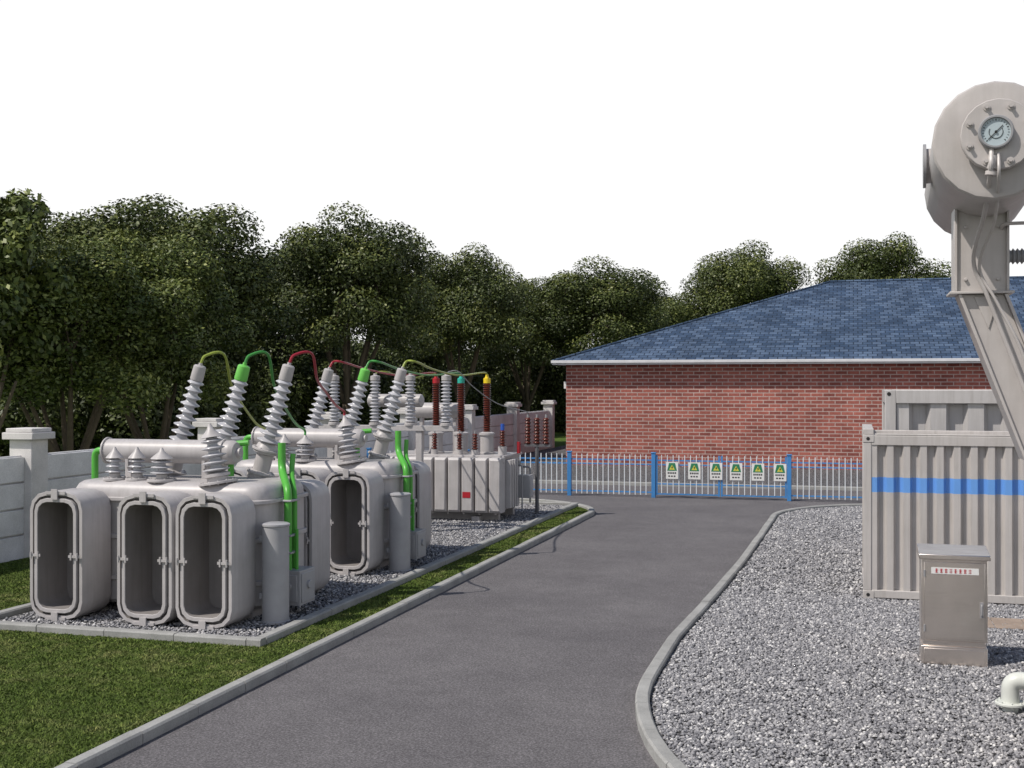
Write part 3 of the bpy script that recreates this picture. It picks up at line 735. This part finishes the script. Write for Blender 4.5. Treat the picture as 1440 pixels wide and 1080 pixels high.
# ------------------------------------------------------------------ trees
def leafcloud(cent,rad,n,size,flat=.8,inner=.45):
    k=len(cent); pr=rad**2; pr=pr/pr.sum(); ci=rng.choice(k,n,p=pr)
    d=rng.normal(size=(n,3)); d/=np.linalg.norm(d,axis=1)[:,None]
    r=rad[ci]*(inner+(1.1-inner)*rng.random(n)**.55)
    pos=cent[ci]+d*r[:,None]*np.array([1,1,flat])
    nrm=d*.8+rng.normal(size=(n,3))*.55+np.array([0,0,.35]); nrm/=np.linalg.norm(nrm,axis=1)[:,None]
    t=np.cross(nrm,rng.normal(size=(n,3))); t/=np.linalg.norm(t,axis=1)[:,None]; q=np.cross(nrm,t)
    s_=size*rng.uniform(.6,1.35,n)[:,None]
    v=np.stack([pos-t*s_,pos-q*s_*.5+nrm*s_*.1,pos+t*s_,pos+q*s_*.5+nrm*s_*.1],1).reshape(-1,3)
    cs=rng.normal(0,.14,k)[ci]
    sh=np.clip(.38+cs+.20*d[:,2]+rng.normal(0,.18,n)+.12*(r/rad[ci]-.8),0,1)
    return v,sh
def tree_mesh(name,seed,H=10,R=3.4,base=.33,nc=70,nl=70000,size=.070,leafm=M_leaf,cr=(.6,1.15),lobe=1.0):
    global rng
    rng=np.random.default_rng(seed); rd=random.Random(seed)
    zc=H*(base+.27); rz=H*(1-base)*.56
    C_=[];Rr=[]
    for i in range(nc):
        d=rng.normal(size=3); d/=np.linalg.norm(d)
        if d[2]<-.45: d[2]*=-1
        f=rng.uniform(.40,.9)
        lob=1+lobe*(.11*math.sin(3*math.atan2(d[1],d[0])+seed)+.07*math.sin(5*d[2]+seed))
        C_.append((d[0]*R*f*lob,d[1]*R*f*lob,zc+d[2]*rz*f)); Rr.append(rng.uniform(*cr))
    C_=np.array(C_);Rr=np.array(Rr); top=(C_[:,2]+Rr*.8).max(); C_[:,2]+=H-top
    v,sh=leafcloud(C_,Rr,nl,size)
    b=MB(); z0=H*base*.7
    tr=[Vector((0,0,-.1)),Vector((rd.uniform(-.1,.1),rd.uniform(-.1,.1),z0*.5)),Vector((rd.uniform(-.2,.2),rd.uniform(-.2,.2),z0))]
    b.tube(smoothpath(tr,4),.26,10,0,.19)
    nb=7; ends=[]
    for i in range(nb):
        a=2*math.pi*i/nb+rd.uniform(-.3,.3); e=Vector((math.cos(a)*R*.45,math.sin(a)*R*.45,zc+rd.uniform(-.2,.35)*rz)); m_=tr[-1].lerp(e,.5)+Vector((0,0,-.3+rd.uniform(-.2,.2)))
        b.tube(smoothpath([tr[-1]-Vector((0,0,.2)),m_,e],5),.12,7,0,.045); ends.append((m_,e))
    for i in range(len(C_)):
        c_=Vector(C_[i]); m_,e=min(ends,key=lambda q:(q[1]-c_).length)
        b.tube(smoothpath([e,e.lerp(c_,.5)+Vector((0,0,-.1)),c_],3),.04,5,0,.012)
    bv=np.array([tuple(p) for p in b.v]); nb_=len(bv)
    me=bpy.data.meshes.new(name); nl_=len(v)//4
    allv=np.concatenate([bv,v]); 
    idx=[];tot=[]
    for f in b.f: idx+=f; tot.append(len(f))
    lidx=(np.arange(len(v))+nb_); idx=np.concatenate([np.array(idx),lidx]).astype(np.int32); tot=np.concatenate([np.array(tot),np.full(nl_,4)]).astype(np.int32)
    st=np.concatenate([[0],np.cumsum(tot)[:-1]]).astype(np.int32)
    me.vertices.add(len(allv)); me.vertices.foreach_set('co',allv.astype(np.float32).reshape(-1))
    me.loops.add(len(idx)); me.loops.foreach_set('vertex_index',idx)
    me.polygons.add(len(tot)); me.polygons.foreach_set('loop_start',st); me.polygons.foreach_set('loop_total',tot)
    me.update(calc_edges=True)
    at=me.attributes.new('shade','FLOAT','FACE'); at.data.foreach_set('value',np.concatenate([np.zeros(len(b.f)),sh]).astype(np.float32))
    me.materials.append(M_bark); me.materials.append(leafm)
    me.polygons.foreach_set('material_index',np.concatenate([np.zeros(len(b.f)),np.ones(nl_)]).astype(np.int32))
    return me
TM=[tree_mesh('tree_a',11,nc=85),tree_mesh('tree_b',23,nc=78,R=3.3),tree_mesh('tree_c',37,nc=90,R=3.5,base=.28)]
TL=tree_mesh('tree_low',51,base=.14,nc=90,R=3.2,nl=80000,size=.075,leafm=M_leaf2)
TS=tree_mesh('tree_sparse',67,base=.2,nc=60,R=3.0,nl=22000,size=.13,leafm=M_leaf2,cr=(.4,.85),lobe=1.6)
rd=random.Random(5)
def tree(me,u,v,h,w,rot=None):
    o=bpy.data.objects.new('broadleaf_tree',me); COL.objects.link(o); o.location=(u,v,0)
    o.scale=(w/6.8*1.0,w/6.8*1.0,h/10); o.rotation_euler=(0,0,rd.uniform(0,6.28) if rot is None else rot)
tree(TS,-21.0,25.4,8.6,5.2)
tree(TL,-20.9,28.6,7.4,6.5)
tree(TL,-20.4,32.2,7.9,5.8)
tree(TM[0],-24.3,39.5,10.5,9.0)
tree(TM[2],-26.6,38.0,9.6,8)
tree(TM[1],-20.9,48.1,11.1,8.0)
tree(TM[2],-27.7,54.5,10,8.5)
tree(TM[0],-20.5,62.8,11.0,7.4)
tree(TM[1],-25.9,70.6,11,8)
tree(TM[2],-20.8,77.2,10.6,8)
tree(TM[1],-16.3,78.5,11.8,10)
tree(TM[0],-14.8,94.5,11.0,9)
tree(TM[2],-14.0,110.3,10.4,8)
tree(TM[1],-8.0,96.5,14.7,10.2)
tree(TM[0],1.9,99,15.2,11)
tree(TM[2],8.8,118,13.4,8)
def shrub_mesh(seed):
    global rng
    rng=np.random.default_rng(seed); n=90
    C_=np.stack([rng.uniform(-3,3,n),rng.uniform(-4.5,4.5,n),rng.uniform(.4,4.6,n)],1); R_=rng.uniform(.6,1.2,n)
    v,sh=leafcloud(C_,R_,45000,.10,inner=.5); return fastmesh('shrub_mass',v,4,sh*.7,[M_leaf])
SM=[shrub_mesh(3),shrub_mesh(8)]
E=empty('distant_shrubs')
for i in range(14):
    o=bpy.data.objects.new('shrub_mass',SM[i%2]); COL.objects.link(o); o.parent=E
    o.location=(-25.5-(i%3)*1.2,36+i*6.6,-.2); o.rotation_euler=(0,0,math.pi*(i%2)+rd.uniform(-.2,.2)); o.scale=(1,1.05,rd.uniform(.85,1.2))
for i,(u,v) in enumerate(((-30,40),(-31,48),(-31,57),(-31,67),(-30,78),(-19,86),(-24,92),(-30,90),(-13,88),(-18,100))):
    o=bpy.data.objects.new('shrub_mass',SM[i%2]); COL.objects.link(o); o.parent=E
    o.location=(u,v,-.2); o.rotation_euler=(0,0,rd.uniform(0,3)); o.scale=(1.1,1.1,1.25)

# ------------------------------------------------------------------ light, world, camera
el=math.radians(52); hx,hy=.74,.67
ld=Vector((hx*math.cos(el),hy*math.cos(el),-math.sin(el)))
sl=bpy.data.lights.new('sun','SUN'); sl.energy=4.2; sl.angle=math.radians(.6); sl.color=(1,.94,.86)
so=bpy.data.objects.new('sun',sl); COL.objects.link(so); so.rotation_euler=ld.to_track_quat('-Z','Y').to_euler(); so.location=(-20,-10,30)
w=bpy.data.worlds.new('World'); S.world=w; w.use_nodes=True; nt=w.node_tree; bg=nt.nodes['Background']
sky=nt.nodes.new('ShaderNodeTexSky'); sky.sky_type='NISHITA'; sky.sun_disc=False; sky.sun_elevation=el; sky.sun_rotation=math.atan2(-hx,-hy)%(2*math.pi)
tc=nt.nodes.new('ShaderNodeTexCoord'); sp=nt.nodes.new('ShaderNodeSeparateXYZ'); nt.links.new(tc.outputs['Generated'],sp.inputs[0])
mr=nt.nodes.new('ShaderNodeMapRange'); mr.inputs['From Min'].default_value=.32; mr.inputs['From Max'].default_value=.42; nt.links.new(sp.outputs['Z'],mr.inputs['Value'])
mx=nt.nodes.new('ShaderNodeMix'); mx.data_type='RGBA'; nt.links.new(mr.outputs['Result'],mx.inputs[0]); mx.inputs[6].default_value=(10.3,10.3,10.3,1); nt.links.new(sky.outputs['Color'],mx.inputs[7])
nt.links.new(mx.outputs[2],bg.inputs['Color']); bg.inputs['Strength'].default_value=.1
cam=bpy.data.cameras.new('camera'); co=bpy.data.objects.new('camera',cam); COL.objects.link(co)
co.location=(0,0,3.4); co.rotation_euler=(math.radians(90),0,math.radians(15.77)); cam.sensor_width=36; cam.lens=42.5; cam.clip_end=3000; cam.clip_start=.1
S.camera=co
